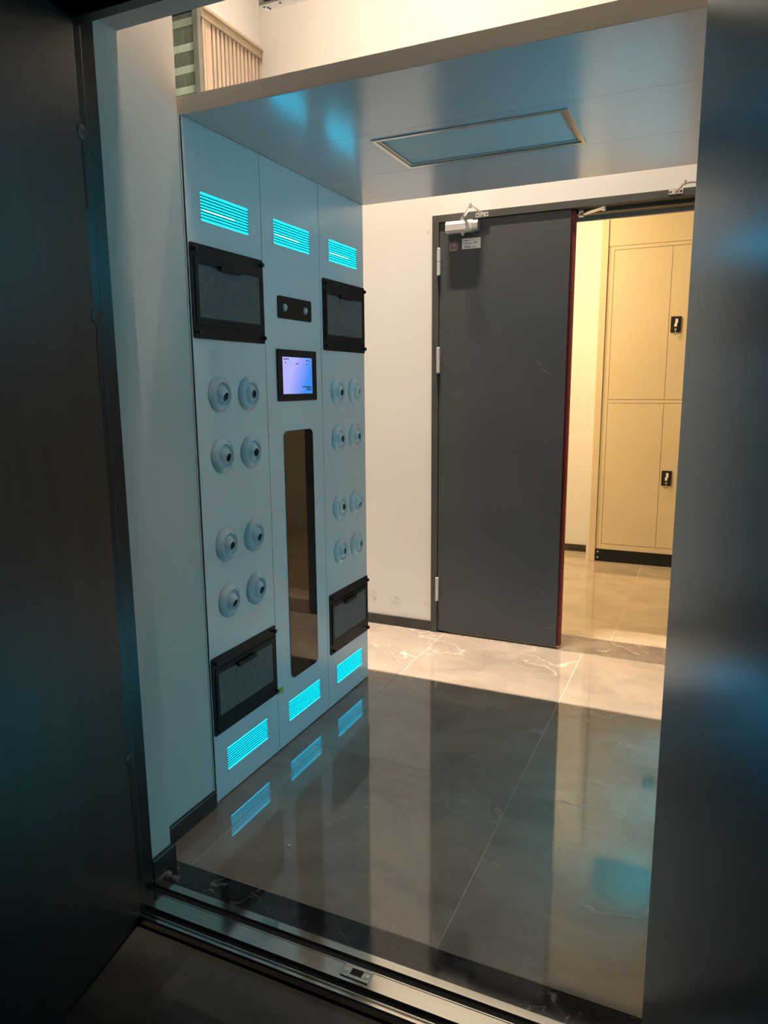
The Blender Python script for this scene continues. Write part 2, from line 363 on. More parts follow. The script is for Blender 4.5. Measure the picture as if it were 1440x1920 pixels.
struct('wall_corridor', [(-1.75, -1.6, -4.0, -0.39, -0.03, 3.1), (2.6, 2.75, -4.0, -0.39, -0.03, 3.1), (-1.75, 2.75, -4.1, -4.0, -0.03, 3.1),
                         (-1.6, -0.05, -0.5, -0.39, -0.03, 3.1), (1.586, 2.6, -0.5, -0.39, -0.03, 3.1), (-0.05, 1.586, -0.5, -0.39, 2.42, 3.1)],
       M['dark_wall'], 'dim corridor walls on the near side of the front door', 'wall')
struct('baseboard_left', [(0.0, 0.013, -0.303, -0.0165, 0, 0.058), (0.065, 0.080, -0.39, -0.297, 0, 0.062), (0.013, 0.080, -0.303, -0.297, 0, 0.062)],
       M['skirt'], 'black skirting stepping along the left doorway reveal', 'baseboard', bevel=0.0015)
struct('baseboard_right', [(1.467, 1.48, -0.303, -0.0165, 0, 0.058), (1.456, 1.471, -0.39, -0.297, 0, 0.062), (1.456, 1.467, -0.303, -0.297, 0, 0.062)],
       M['skirt'], 'black skirting stepping along the right doorway reveal', 'baseboard', bevel=0.0015)
struct('baseboard_back', [(XW, 0.047, YB - 0.012, YB, 0, 0.058), (1.482, 2.6, YB - 0.012, YB, 0, 0.058)],
       M['skirt'], 'black skirting on the back wall left of the charcoal door', 'baseboard', bevel=0.0015)
struct('baseboard_far', [(-1.6, 0.60, 4.268, 4.28, 0.0, 0.058)], M['skirt'], 'dark skirting of the next room beyond the open door', 'baseboard')

# frame of the back double door
bm = bmesh.new()
bx(bm, 0.047, 0.084, 1.903, 2.08, 0, 2.268); bx(bm, 1.447, 1.484, 1.903, 2.08, 0, 2.268); bx(bm, 0.084, 1.447, 1.903, 2.08, 2.232, 2.268)
bx(bm, 0.084, 0.100, 1.965, 2.08, 0, 2.232); bx(bm, 0.084, 1.447, 1.965, 2.02, 2.215, 2.232)
fr = tag(obj('trim_1', bm, M['frame'], None, 0.0015), 'dark grey steel frame of the charcoal double door', 'door frame', kind='structure')
box('lip', (0.084, 1.447, 2.082, 2.10, 2.205, 2.238), M['grey_lip'], fr, label='pale grey lip behind the door head')

# frame of the front doorway
bm = bmesh.new()
for s, c in ((1, 0.0), (-1, 1.536)):
    def X(v): return c + s * v
    for a0, a1, y0, y1 in ((-0.05, 0.078, -0.45, -0.391), (-0.05, 0.098, -0.476, -0.452), (-0.05, 0.126, -0.51, -0.478)):
        bx(bm, min(X(a0), X(a1)), max(X(a0), X(a1)), y0, y1, OUT, 2.30)
bx(bm, -0.05, 1.58, -0.45, -0.391, 2.24, 2.42); bx(bm, -0.05, 1.58, -0.476, -0.452, 2.215, 2.42); bx(bm, -0.05, 1.58, -0.51, -0.478, 2.185, 2.42)
tr = tag(obj('trim_2', bm, M['jamb'], None, 0.002), 'dark stepped steel frame of the front doorway', 'door frame', kind='structure')
bm = bmesh.new()
for s, c in ((1, 0.0), (-1, 1.536)):
    def X(v): return c + s * v
    cyl(bm, (X(0.088), -0.4565, 0), (X(0.088), -0.4565, 2.22), 0.0065, 10)
    cyl(bm, (X(0.114), -0.4755, OUT), (X(0.114), -0.4755, 2.2), 0.007, 10)
obj('gasket', bm, M['rubber'], tr, smooth=True, label='black rubber door seal')

# steel sill
prof = [(-0.376, -0.03), (-0.376, 0.0005), (-0.398, 0.0005), (-0.400, -0.007), (-0.4185, -0.007), (-0.4195, -0.002), (-0.4225, -0.002),
        (-0.4235, -0.004), (-0.426, -0.001), (-0.471, -0.001), (-0.473, -0.011), (-0.4885, -0.011), (-0.4892, -0.005), (-0.4915, -0.005),
        (-0.4922, -0.011), (-0.503, -0.011), (-0.504, 0.001), (-0.5115, 0.001), (-0.515, -0.003), (-0.515, -0.045), (-0.376, -0.045)]
prof = [p for i, p in enumerate(prof) if i != 0]
bm = bmesh.new(); prism(bm, prof, 'x', 0.078, 1.458)
sill = tag(obj('trim_3', bm, M['steel'], None), 'polished stainless steel door sill with grooves under the front doorway', 'sill', kind='structure')
box('groove_dark_strip', (0.079, 1.457, -0.4175, -0.4005, -0.008, -0.0055), M['rubber'], sill, label='black strip standing in for the dark reflection in the sill groove')
box('groove_dark_strip', (0.079, 1.457, -0.488, -0.4735, -0.012, -0.0095), M['rubber'], sill)  # dark reflections of the steel grooves, put in as black strips
bm = bmesh.new()
# strike plate: frame with a slot
X0, X1, Y0, Y1 = 0.719, 0.793, -0.461, -0.424
bx(bm, X0, X1, Y0, Y0 + 0.009, -0.001, 0.002); bx(bm, X0, X1, Y1 - 0.009, Y1, -0.001, 0.002)
bx(bm, X0, X0 + 0.022, Y0 + 0.009, Y1 - 0.009, -0.001, 0.002); bx(bm, X1 - 0.022, X1, Y0 + 0.009, Y1 - 0.009, -0.001, 0.002)
sp_ = obj('strike_plate', bm, M['steel_rough'], sill, 0.0008, label='small steel latch plate with a dark slot')
box('slot', (X0 + 0.022, X1 - 0.022, Y0 + 0.009, Y1 - 0.009, -0.001, 0.0005), M['rubber'], sp_)
bm = bmesh.new()
for px_ in (X0 + 0.009, X1 - 0.010):
    lathe(bm, (px_, (Y0 + Y1) / 2, 0.002), (0, 0, 1), [(0.0055, 0), (0.005, 0.001), (0.002, 0.0012), (0.0018, 0.0002), (0, 0.0002)], 14)
obj('screw', bm, M['chrome'], sp_, smooth=True)

# ------------------------------------------------------------------ walk-through gate
gate = root('disinfection_gate', (0.74, 0.59, 0), 'white walk-through disinfection gate with cyan lights and air nozzles in both pillars', 'gate')

def plate_holes(bm, y0, y1, z0, z1, holes, xf, xb):
    ys = sorted({y0, y1, *[h[0] for h in holes], *[h[1] for h in holes]}); zs = sorted({z0, z1, *[h[2] for h in holes], *[h[3] for h in holes]})
    vv = {}
    def V(x, y, z):
        k = (round(x, 5), round(y, 5), round(z, 5))
        if k not in vv: vv[k] = bm.verts.new((x, y, z))
        return vv[k]
    def inside(i, j):
        if i < 0 or j < 0 or i >= len(ys) - 1 or j >= len(zs) - 1: return False
        cy, cz = (ys[i] + ys[i + 1]) / 2, (zs[j] + zs[j + 1]) / 2
        return not any(h[0] < cy < h[1] and h[2] < cz < h[3] for h in holes)
    for i in range(len(ys) - 1):
        for j in range(len(zs) - 1):
            if not inside(i, j): continue
            a, b, c, d = ys[i], ys[i + 1], zs[j], zs[j + 1]
            bm.faces.new((V(xf, a, c), V(xf, b, c), V(xf, b, d), V(xf, a, d)))
            bm.faces.new((V(xb, a, d), V(xb, b, d), V(xb, b, c), V(xb, a, c)))
            if not inside(i - 1, j): bm.faces.new((V(xb, a, c), V(xf, a, c), V(xf, a, d), V(xb, a, d)))
            if not inside(i + 1, j): bm.faces.new((V(xf, b, c), V(xb, b, c), V(xb, b, d), V(xf, b, d)))
            if not inside(i, j - 1): bm.faces.new((V(xf, a, c), V(xb, a, c), V(xb, b, c), V(xf, b, c)))
            if not inside(i, j + 1): bm.faces.new((V(xb, a, d), V(xf, a, d), V(xf, b, d), V(xb, b, d)))

LY = [(0.070, 0.312), (0.467, 0.710), (0.867, 1.110)]
LZ = [(0.089, 0.170), (1.897, 1.979)]
PY = [(0.0, 0.3865), (0.3895, 0.7835), (0.7865, YC)]

def pillar_side():
    """all parts of the left pillar; returned so that they can be copied, turned, for the right one"""
    out = []
    bm = bmesh.new(); bx(bm, -0.40, -0.045, -0.010, YC, 0.0, H); bx(bm, -0.045, -0.004, -0.010, -0.0035, 0.0, H)
    bx(bm, -0.045, -0.004, 0.003, 0.006, 0.0, H)
    bx(bm, -0.045, -0.004, YC - 0.006, YC - 0.002, 0.0, H)
    bm2 = bmesh.new(); bx(bm2, -0.40, -0.046, -0.010, YC, 0.0, H)
    for yy in (-0.0095, 0.388 - 0.006, 0.785 - 0.006, YC - 0.008):
        bx(bm2, -0.046, -0.0035, yy, yy + (0.012 if 0 < yy < 1 else 0.006), 0.0, H)
    bm.free()
    out.append(obj('pillar_body', bm2, M['canopy_edge'], gate))
    for (a, b), (l0, l1) in zip(PY, LY):
        bm = bmesh.new(); plate_holes(bm, a, b, 0.004, H - 0.001, [(l0, l1, z0, z1) for z0, z1 in LZ], 0.0, -0.0025)
        p = obj('pillar_panel', bm, M['panel'], gate); out.append(p)
    # lights
    for k, (l0, l1) in enumerate(LY):
        for j, (z0, z1) in enumerate(LZ):
            bm = bmesh.new()
            bx(bm, -0.040, -0.038, l0, l1, z0, z1)
            bx(bm, -0.040, -0.0026, l0 - 0.001, l0, z0, z1); bx(bm, -0.040, -0.0026, l1, l1 + 0.001, z0, z1)
            bx(bm, -0.040, -0.0026, l0, l1, z0 - 0.001, z0); bx(bm, -0.040, -0.0026, l0, l1, z1, z1 + 0.001)
            h = obj('light_window', bm, M['reflector'], gate, label='glowing cyan louvred light window')
            box('diffuser', (-0.0042, -0.003, l0 + 0.0005, l1 - 0.0005, z0 + 0.0005, z1 - 0.0005), M['glow'], h)
            # bright tube just behind the louvres
            bm = bmesh.new(); zt = z0 + 0.034
            prism(bm, rrect(l0 + 0.012, l1 - 0.07, zt - 0.0035, zt + 0.0035, 0.003, 3), 'x', -0.003, -0.0022)
            if j == 1: obj('lamp_tube', bm, M['tube'], h, label='bright lamp tube')
            else: bm.free()
            for q in range(1, 9):
                zz = z0 + (z1 - z0) * q / 9
                box('louver', (-0.0028, 0.0004, l0, l1, zz - 0.0018, zz + 0.0018), M['fin'], h)
            out.append(h)
    # filter grilles
    for (g0, g1), (z0, z1) in ((( 0.003, 0.3835), (1.546, 1.826)), ((0.802, 1.183 - 0.008), (1.542, 1.824)),
                               ((0.003, 0.3835), (0.241, 0.515)), ((0.804, 1.175), (0.241, 0.512))):
        bm = bmesh.new(); prism(bm, rrect(g0, g1, z0, z1, 0.007, 3), 'x', 0.0002, 0.004)
        g = obj('filter_grille', bm, M['black'], gate, 0.0006, label='black filter grille with wire mesh')
        d0, d1, e0, e1 = g0 + 0.015, g1 - 0.013, z0 + 0.041, z1 - 0.041
        m0, m1, n0, n1 = d0 + 0.015, d1 - 0.013, e0 + 0.022, e1 - 0.019
        bm = bmesh.new()
        bx(bm, 0.004, 0.0075, d0, d1, n1, e1); bx(bm, 0.004, 0.0075, d0, d1, e0, n0)
        bx(bm, 0.004, 0.0075, d0, m0, n0, n1); bx(bm, 0.004, 0.0075, m1, d1, n0, n1)
        obj('grille_door', bm, M['black'], g, 0.0006)
        bm = bmesh.new(); n = 62
        for i in range(1, n):
            y = m0 + (m1 - m0) * i / n; bx(bm, 0.0052, 0.0060, y - 0.00065, y + 0.00065, n0, n1)
        n = 31
        for i in range(1, n):
            z = n0 + (n1 - n0) * i / n; bx(bm, 0.0054, 0.0062, m0, m1, z - 0.00065, z + 0.00065)
        mo = obj('wire_mesh', bm, M['mesh'], g); mo['kind'] = 'stuff'
        box('filter_back', (0.0041, 0.0044, m0, m1, n0, n1), M['blacker'], g)
        yc = (m0 + m1) / 2 - 0.012
        bm = bmesh.new(); bx(bm, 0.0075, 0.017, yc - 0.05, yc - 0.04, e1 - 0.027, e1 - 0.013); bx(bm, 0.0075, 0.017, yc + 0.04, yc + 0.05, e1 - 0.027, e1 - 0.013)
        bx(bm, 0.015, 0.020, yc - 0.052, yc + 0.052, e1 - 0.028, e1 - 0.012)
        obj('pull_handle', bm, M['black'], g, 0.001, label='slim black pull handle')
        for yk in (g0 + 0.016, g1 - 0.016):
            for zk in (z0 + 0.018, z1 - 0.018):
                bm = bmesh.new(); lathe(bm, (0.004, yk, zk), (1, 0, 0), [(0.004, 0), (0.004, 0.005), (0.0075, 0.006), (0.0075, 0.013), (0.006, 0.0145), (0, 0.0145)], 12)
                obj('thumb_screw', bm, M['blacker'], g, smooth=True)
        out.append(g)
    # nozzles
    NY = (0.1175, 0.2755, 0.913, 1.0695); NZ = (1.375, 1.177, 0.881, 0.687)
    tilt = {(0, 0): (0.1, -0.3), (1, 0): (0.05, -0.05), (0, 1): (0.1, -0.2), (1, 1): (0, -0.08), (0, 2): (0.05, -0.12), (1, 2): (0.05, -0.18), (0, 3): (0.1, -0.32), (1, 3): (0.05, -0.15),
            (2, 0): (0.0, -0.12), (3, 0): (0.25, -0.08), (2, 1): (0, 0), (3, 1): (0.05, 0.02), (2, 2): (0, 0.08), (3, 2): (0.1, -0.45), (2, 3): (0.1, 0.0), (3, 3): (0.15, 0.0)}
    flange_me = None
    for i, y in enumerate(NY):
        for j, z in enumerate(NZ):
            if flange_me is None:
                bm = bmesh.new()
                lathe(bm, (0, 0, 0), (1, 0, 0), [(0.0565, 0.0002), (0.0575, 0.0025), (0.0565, 0.005), (0.0405, 0.0165), (0.0390, 0.0168), (0.0375, 0.013), (0.035, 0.006), (0.030, 0.004)], 48)
                for ang in (160, 40, 280):
                    ca, sa = math.cos(math.radians(ang)), math.sin(math.radians(ang))
                    bar(bm, (0.0058, 0.0555 * ca, 0.0555 * sa), (0.0172, 0.0405 * ca, 0.0405 * sa), 0.0012, 0.0012, (1, 0, 0))
                f = obj('air_nozzle', bm, M['nozzle'], gate, smooth=True, label='white round flanged air nozzle'); flange_me = f.data
            else:
                f = bpy.data.objects.new('air_nozzle', flange_me); COL.objects.link(f); f.parent = gate; f['label'] = 'white round flanged air nozzle'
            f.location = (0, y, z)
            ty, tz = tilt[(i, j)]
            bm = bmesh.new(); r = 0.0325; c0 = -0.004
            pr = []
            for k in range(0, 12):
                a = PI * 0.52 - (PI * 0.52 - 0.55) * k / 11
                pr.append((r * math.sin(a), r * math.cos(a)))
            pr += [(0.0158, 0.0288), (0.0148, 0.0288), (0.0140, 0.027), (0.0135, 0.016)]
            lathe(bm, (c0, 0, 0), (1, ty, tz), pr, 28)
            nb = obj('nozzle_ball', bm, M['nozzle'], f, smooth=True, label='swivelling ball with an open bore')
            bm = bmesh.new(); lathe(bm, (c0, 0, 0), (1, ty, tz), [(0.0139, 0.0262), (0.0134, 0.010), (0, 0.009)], 20)
            obj('nozzle_bore', bm, M['hole'], f)
            out.append(f)
    return out

parts = pillar_side()

# middle panel of the left pillar: sensor plate, touch screen, smoked window, sticker
bm = bmesh.new(); prism(bm, rrect(0.4725, 0.709, 1.643, 1.7215, 0.008, 4), 'x', 0.0002, 0.0035)
sn = obj('sensor_plate', bm, M['black'], gate, 0.0006, label='black sensor plate with two round lenses')
for y in (0.517, 0.661):
    bm = bmesh.new(); lathe(bm, (0.0035, y, 1.682), (1, 0, 0), [(0.0135, 0), (0.0125, 0.003), (0.009, 0.0065), (0.004, 0.0085), (0, 0.009)], 20)
    obj('lens', bm, M['closer'], sn, smooth=True, label='small pale grey lens')
box_ = bmesh.new(); prism(box_, rrect(0.455, 0.7335, 1.345, 1.533, 0.003, 2), 'x', 0.0002, 0.006)
scn = obj('touch_screen', box_, M['screen_frame'], gate, 0.001, label='touch screen in a black bezel')
box('display', (0.006, 0.0066, 0.487, 0.697, 1.371, 1.506), M['display'], scn, label='lit lilac blue display')
for y0, y1, z in ((0.492, 0.512, 1.498), (0.515, 0.531, 1.4985), (0.650, 0.664, 1.4955), (0.668, 0.676, 1.4955), (0.577, 0.596, 1.4825), (0.502, 0.512, 1.485), (0.655, 0.664, 1.482),
                  (0.648, 0.69, 1.391), (0.655, 0.69, 1.385), (0.62, 0.688, 1.397)):
    box('screen_text', (0.0066, 0.0068, y0, y1, z - 0.0016, z + 0.0016), M['ink'], scn)
bm = bmesh.new(); prism(bm, rrect(0.4875, 0.6985, 0.257, 1.234, 0.026, 6), 'x', 0.0002, 0.0025)
obj('smoked_window', bm, M['smoked'], gate, label='tall smoked glass window with rounded corners')
bm = bmesh.new(); prism(bm, [(0.3905, 0.2325), (0.418, 0.230), (0.428, 0.236), (0.424, 0.252), (0.400, 0.255), (0.3905, 0.25)], 'x', 0.0002, 0.0012)
obj('sticker', bm, M['green'], gate, label='small bright green sticker')

# canopy
cparts = []
bm = bmesh.new(); bx(bm, -0.012, 1.492, -0.001, 0.004, H - 0.0005, HT); bx(bm, -0.40, -0.012, -0.001, 0.004, H + 0.001, HT); bx(bm, 1.492, 1.88, -0.001, 0.004, H + 0.001, HT)
bx(bm, -0.40, 1.88, 0.004, YC, HT - 0.003, HT); bx(bm, -0.40, 1.88, YC - 0.003, YC, H + 0.001, HT - 0.003)
obj('canopy_fascia', bm, M['canopy_edge'], gate, 0.0006, label='beige grey front edge of the canopy')
for k, (a, b) in enumerate(((0.004, 0.3872), (0.3888, 0.7842), (0.7858, YC - 0.003))):
    bm = bmesh.new()
    if k == 1:
        for q in ((0.0, 0.401, a, b), (1.013, PR, a, b), (0.401, 1.013, a, 0.441), (0.401, 1.013, 0.753, b)):
            bx(bm, q[0], q[1], q[2], q[3], H, H + 0.003)
    else:
        bx(bm, 0.0, PR, a, b, H, H + 0.003)
    obj('canopy_panel', bm, M['canopy'], gate)
bm = bmesh.new()
x0, x1, y0, y1 = 0.396, 1.018, 0.436, 0.758
for a, b, t, zz in ((x0, x1, 0.013, H - 0.004), (x0 + 0.013, x1 - 0.013, 0.009, H + 0.0005)):
    c0, c1 = y0 + (a - x0), y1 - (a - x0)
    bx(bm, a, b, c0, c0 + t, zz, H + 0.010); bx(bm, a, b, c1 - t, c1, zz, H + 0.010)
    bx(bm, a, a + t, c0 + t, c1 - t, zz, H + 0.010); bx(bm, b - t, b, c0 + t, c1 - t, zz, H + 0.010)
cl = obj('ceiling_light_frame', bm, M['chrome'], gate, 0.001, label='rectangular recessed light, aluminium frame, switched off')
box('light_panel', (x0 + 0.022, x1 - 0.022, y0 + 0.022, y1 - 0.022, H + 0.006, H + 0.009), M['acrylic'], cl, label='unlit pale acrylic panel')

# right pillar: every part of the left pillar turned by half a turn
TURN = Matrix.Translation((PR, YC, 0)) @ Matrix.Rotation(PI, 4, 'Z')
for o in parts:
    c = o.copy(); COL.objects.link(c); c.parent = gate; c.matrix_basis = TURN @ o.matrix_basis
    for ch in o.children:
        d = ch.copy(); COL.objects.link(d); d.parent = c
        if ch.name.startswith('diffuser'):
            d.data = ch.data.copy(); d.data.materials[0] = M['glow_right']
# the parts were modelled in world space; shift them under the Empty
bpy.context.view_layer.update()
inv = Matrix.Translation(-gate.location)
for c in gate.children: c.matrix_basis = inv @ c.matrix_basis

# ------------------------------------------------------------------ back door leaf with its fittings
door1 = tag(box('door_1', (0.086, 0.7615, 1.912, 1.962, 0.010, 2.230), M['door'], None, 0.001), 'charcoal grey steel door leaf, closed, beside the open doorway', 'door', kind='structure')
box('edge_strip', (0.762, 0.780, 1.928, 1.962, 0.012, 2.226), M['red'], door1, label='dark red edge of the door leaf')
for z0, z1 in ((1.966, 2.104), (1.462, 1.598), (0.190, 0.326)):
    bm = bmesh.new()
    for a, b in ((z0, (z0 + z1) / 2 - 0.001), ((z0 + z1) / 2 + 0.001, z1)):
        lathe(bm, (0.0865, 1.898, a), (0, 0, 1), [(0, 0), (0.008, 0), (0.0095, 0.002), (0.0095, b - a - 0.002), (0.008, b - a), (0, b - a)], 14)
    bx(bm, 0.078, 0.094, 1.9, 1.912, z0 + 0.003, z1 - 0.003)
    obj('hinge', bm, M['closer'], door1, smooth=True, label='silver barrel hinge')
bm = bmesh.new(); prism(bm, [(1.912, 2.168), (1.865, 2.166), (1.857, 2.176), (1.857, 2.206), (1.866, 2.222), (1.912, 2.224)], 'x', 0.135, 0.278)
cb = obj('door_closer', bm, M['closer'], door1, 0.0015, label='silver door closer body with folded arm')
bm = bmesh.new(); prism(bm, [(1.909, 2.170), (1.862, 2.169), (1.859, 2.178), (1.859, 2.204), (1.866, 2.218), (1.909, 2.221)], 'x', 0.279, 0.307)
obj('end_cap', bm, M['chrome'], cb, 0.001)
bm = bmesh.new(); lathe(bm, (0.222, 1.883, 2.167), (0, 0, -1), [(0.013, 0), (0.013, 0.006), (0.008, 0.007), (0.007, 0.015), (0, 0.016)], 16)
lathe(bm, (0.222, 1.883, 2.223), (0, 0, 1), [(0.012, 0), (0.012, 0.012), (0.008, 0.013), (0.008, 0.02), (0, 0.02)], 16)
obj('spindle', bm, M['chrome'], cb, smooth=True)
bm = bmesh.new(); bar(bm, (0.222, 1.883, 2.240), (0.288, 1.800, 2.270), 0.014, 0.006)
bar(bm, (0.288, 1.800, 2.276), (0.318, 1.898, 2.252), 0.008, 0.008)
lathe(bm, (0.288, 1.800, 2.262), (0, 0, 1), [(0.008, 0), (0.008, 0.02), (0.003, 0.021), (0.003, 0.028), (0, 0.028)], 12)
obj('closer_arm', bm, M['chrome'], cb, 0.0008, label='folded metal closer arm')
bm = bmesh.new(); bx(bm, 0.285, 0.352, 1.895, 1.902, 2.234, 2.256); lathe(bm, (0.318, 1.895, 2.245), (0, -1, 0), [(0.008, 0), (0.008, 0.01), (0, 0.011)], 12)
obj('arm_bracket', bm, M['chrome'], cb, 0.0008)
bm = bmesh.new()
for x in (0.294, 0.343): lathe(bm, (x, 1.895, 2.245), (0, -1, 0), [(0.004, 0), (0.004, 0.0006), (0, 0.0007)], 10)
obj('arm_screws', bm, M['rubber'], cb)
lb = box('paper_label', (0.209, 0.3085, 1.9112, 1.912, 2.090, 2.142), M['paper'], door1, label='white printed paper label')
bm = bmesh.new()
for x0, x1, z in ((0.213, 0.217, 2.134), (0.222, 0.243, 2.130), (0.213, 0.217, 2.120), (0.222, 0.262, 2.115), (0.270, 0.294, 2.119), (0.213, 0.216, 2.110),
                  (0.220, 0.246, 2.103), (0.220, 0.258, 2.097), (0.264, 0.282, 2.097), (0.250, 0.256, 2.103)):
    bx(bm, x0, x1, 1.9108, 1.9112, z - 0.0016, z + 0.0016)
obj('label_text', bm, M['ink'], lb, label='tiny printed lines')
st = box('seal_sticker', (0.143, 0.188, 1.9112, 1.912, 2.089, 2.129), M['pink'], door1, label='worn dark pink seal sticker')
bm = bmesh.new(); bx(bm, 0.142, 0.146, 1.9106, 1.9112, 2.086, 2.129); bx(bm, 0.146, 0.182, 1.9106, 1.9112, 2.086, 2.091)
prev = None
lathe(bm, (0.167, 1.9112, 2.115), (0, -1, 0), [(0.010, 0), (0.010, 0.0005), (0.008, 0.0005), (0.008, 0)], 20); lathe(bm, (0.167, 1.9112, 2.115), (0, -1, 0), [(0.0045, 0), (0.0045, 0.0005), (0, 0.0005)], 12)
obj('seal_print', bm, M['pale_pink'], st)
bm = bmesh.new()
for (a, b, c, d) in ((0.602, 1.532, 0.640, 1.500), (0.607, 1.522, 0.636, 1.492), (0.612, 1.512, 0.652, 1.470), (0.633, 1.490, 0.672, 1.452), (0.648, 1.468, 0.686, 1.447), (0.675, 0.318, 0.688, 0.296), (0.700, 0.112, 0.752, 0.110), (0.640, 0.31, 0.66, 0.335)):
    bar(bm, (a, 1.9118, b), (c, 1.9118, d), 0.0006, 0.0018)
sc_ = obj('scratches', bm, M['scratch'], door1, label='pale scratches in the paint')

# second closer: bracket on the frame head, arm, and coordinator arm
cl2 = root('door_closer', (1.228, 1.903, 2.250), 'chrome closer bracket and arm on the door head, far right above the open doorway', 'door closer')
bm = bmesh.new(); bx(bm, 1.197, 1.258, 1.897, 1.9028, 2.243, 2.264); obj('arm_bracket', bm, M['chrome'], cl2, 0.0008)
bm = bmesh.new()
for x in (1.205, 1.250): lathe(bm, (x, 1.897, 2.2535), (0, -1, 0), [(0.005, 0), (0.005, 0.0006), (0, 0.0007)], 10)
obj('bracket_screws', bm, M['rubber'], cl2)
bm = bmesh.new(); bar(bm, (1.228, 1.893, 2.252), (1.262, 1.84, 2.273), 0.009, 0.009); bar(bm, (1.262, 1.84, 2.275), (1.42, 1.86, 2.268), 0.012, 0.006)
lathe(bm, (1.266, 1.84, 2.266), (0, 0, 1), [(0.008, 0), (0.008, 0.018), (0, 0.018)], 12)
obj('closer_arm', bm, M['chrome'], cl2, 0.0008); settle(cl2)
co = root('door_coordinator', (0.797, 1.945, 2.212), 'slim silver door coordinator arm under the head at the top of the gap', 'door fitting')
bm = bmesh.new(); bar(bm, (0.800, 1.955, 2.209), (0.918, 1.87, 2.210), 0.022, 0.007)
obj('arm', bm, M['chrome'], co, 0.001)
bm = bmesh.new(); lathe(bm, (0.918, 1.87, 2.200), (0, 0, 1), [(0, 0), (0.010, 0), (0.010, 0.016), (0, 0.016)], 12); bx(bm, 0.79, 0.812, 1.95, 1.966, 2.2, 2.232)
obj('roller', bm, M['chrome'], co, smooth=True); settle(co)

# ------------------------------------------------------------------ front door leaves, swung open towards the corridor
def leaf(name, hx, hy, dx, dy, sgn, label, width=0.70):
    """leaf from the hinge point along (dx,dy); sgn: side on which the thickness lies"""
    d = Vector((dx, dy, 0)).normalized(); n = Vector((-d.y, d.x, 0)) * sgn
    r = bpy.data.objects.new(name, None); COL.objects.link(r); r.location = (hx, hy, 0)
    tag(r, label, 'door', kind='structure')
    def slab(bm, s0, s1, t0, t1, z0, z1):
        v = [bm.verts.new(d * s + n * t + Vector((0, 0, z))) for s in (s0, s1) for t in (t0, t1) for z in (z0, z1)]
        for f in ((0, 1, 3, 2), (4, 6, 7, 5), (0, 4, 5, 1), (2, 3, 7, 6), (0, 2, 6, 4), (1, 5, 7, 3)):
            bm.faces.new([v[i] for i in f])
    bm = bmesh.new(); slab(bm, 0.0, width, 0.0, 0.05, OUT + 0.006, 2.190); obj('leaf_panel', bm, M['leaf' if sgn > 0 else 'leaf_dull'], r, 0.003, segs=3)
    if sgn > 0: return r
    bm = bmesh.new(); slab(bm, -0.006, -0.0005, 0.006, 0.044, OUT + 0.006, 2.190); obj('edge_seal', bm, M['rubber'], r)
    bm = bmesh.new()
    for z in (1.96, 1.56, 0.45):
        slab(bm, -0.008, 0.0, 0.0, 0.006, z - 0.16, z - 0.02)
    obj('hinge_plate', bm, M['jamb'], r)
    for z in (1.96, 1.56, 0.45):
        bm = bmesh.new(); lathe(bm, d * -0.002 + n * 0.001 + Vector((0, 0, z)), -n, [(0.016, -0.001), (0.016, 0.002), (0.013, 0.003), (0, 0.003)], 20)
        obj('bolt_cap', bm, M['leaf_dull'], r, smooth=True, label='small grey round cap')
    for z in (0.28, 1.15):
        pass
    return r
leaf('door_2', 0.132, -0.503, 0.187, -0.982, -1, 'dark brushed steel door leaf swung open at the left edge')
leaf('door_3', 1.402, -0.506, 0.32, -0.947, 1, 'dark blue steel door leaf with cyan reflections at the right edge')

# ------------------------------------------------------------------ next room: cabinet
cab = root('storage_cabinet', (1.1, 4.0, 0), 'tall beige metal two-tier storage cabinet seen through the open doorway', 'cabinet')
YF = 4.0
bm = bmesh.new(); bx(bm, 0.656, 1.55, YF + 0.003, YF + 0.19, 0.0, 2.598); obj('body', bm, M['cabinet'], cab)
bm = bmesh.new(); bx(bm, 0.604, 0.654, YF - 0.012, YF + 0.19, 0.0, 2.598); obj('side_panel', bm, M['cabinet'], cab, 0.001)
bm = bmesh.new()   # face frame
bx(bm, 0.656, 0.672, YF - 0.002, YF + 0.003, 0.1, 2.402); bx(bm, 0.674, 0.698, YF - 0.004, YF + 0.003, 0.1, 2.402); bx(bm, 1.51, 1.55, YF - 0.004, YF + 0.003, 0.1, 2.402)
bx(bm, 0.699, 1.509, YF - 0.004, YF + 0.003, 2.378, 2.402); bx(bm, 0.699, 1.509, YF - 0.004, YF + 0.003, 1.253, 1.277); bx(bm, 0.699, 1.509, YF - 0.004, YF + 0.003, 0.1, 0.142)
obj('face_frame', bm, M['cabinet'], cab, 0.0006)
box('top_panel', (0.656, 1.55, YF - 0.005, YF + 0.003, 2.405, 2.598), M['cabinet'], cab, 0.001)
pl = box('plinth', (0.656, 1.55, YF - 0.010, YF + 0.003, 0.004, 0.098), M['black'], cab, 0.001, label='black plinth')
bm = bmesh.new()
for z in (0.030, 0.076): lathe(bm, (0.676, YF - 0.010, z), (0, -1, 0), [(0.008, 0), (0.006, 0.003), (0, 0.004)], 12)
obj('bolt', bm, M['chrome'], pl)
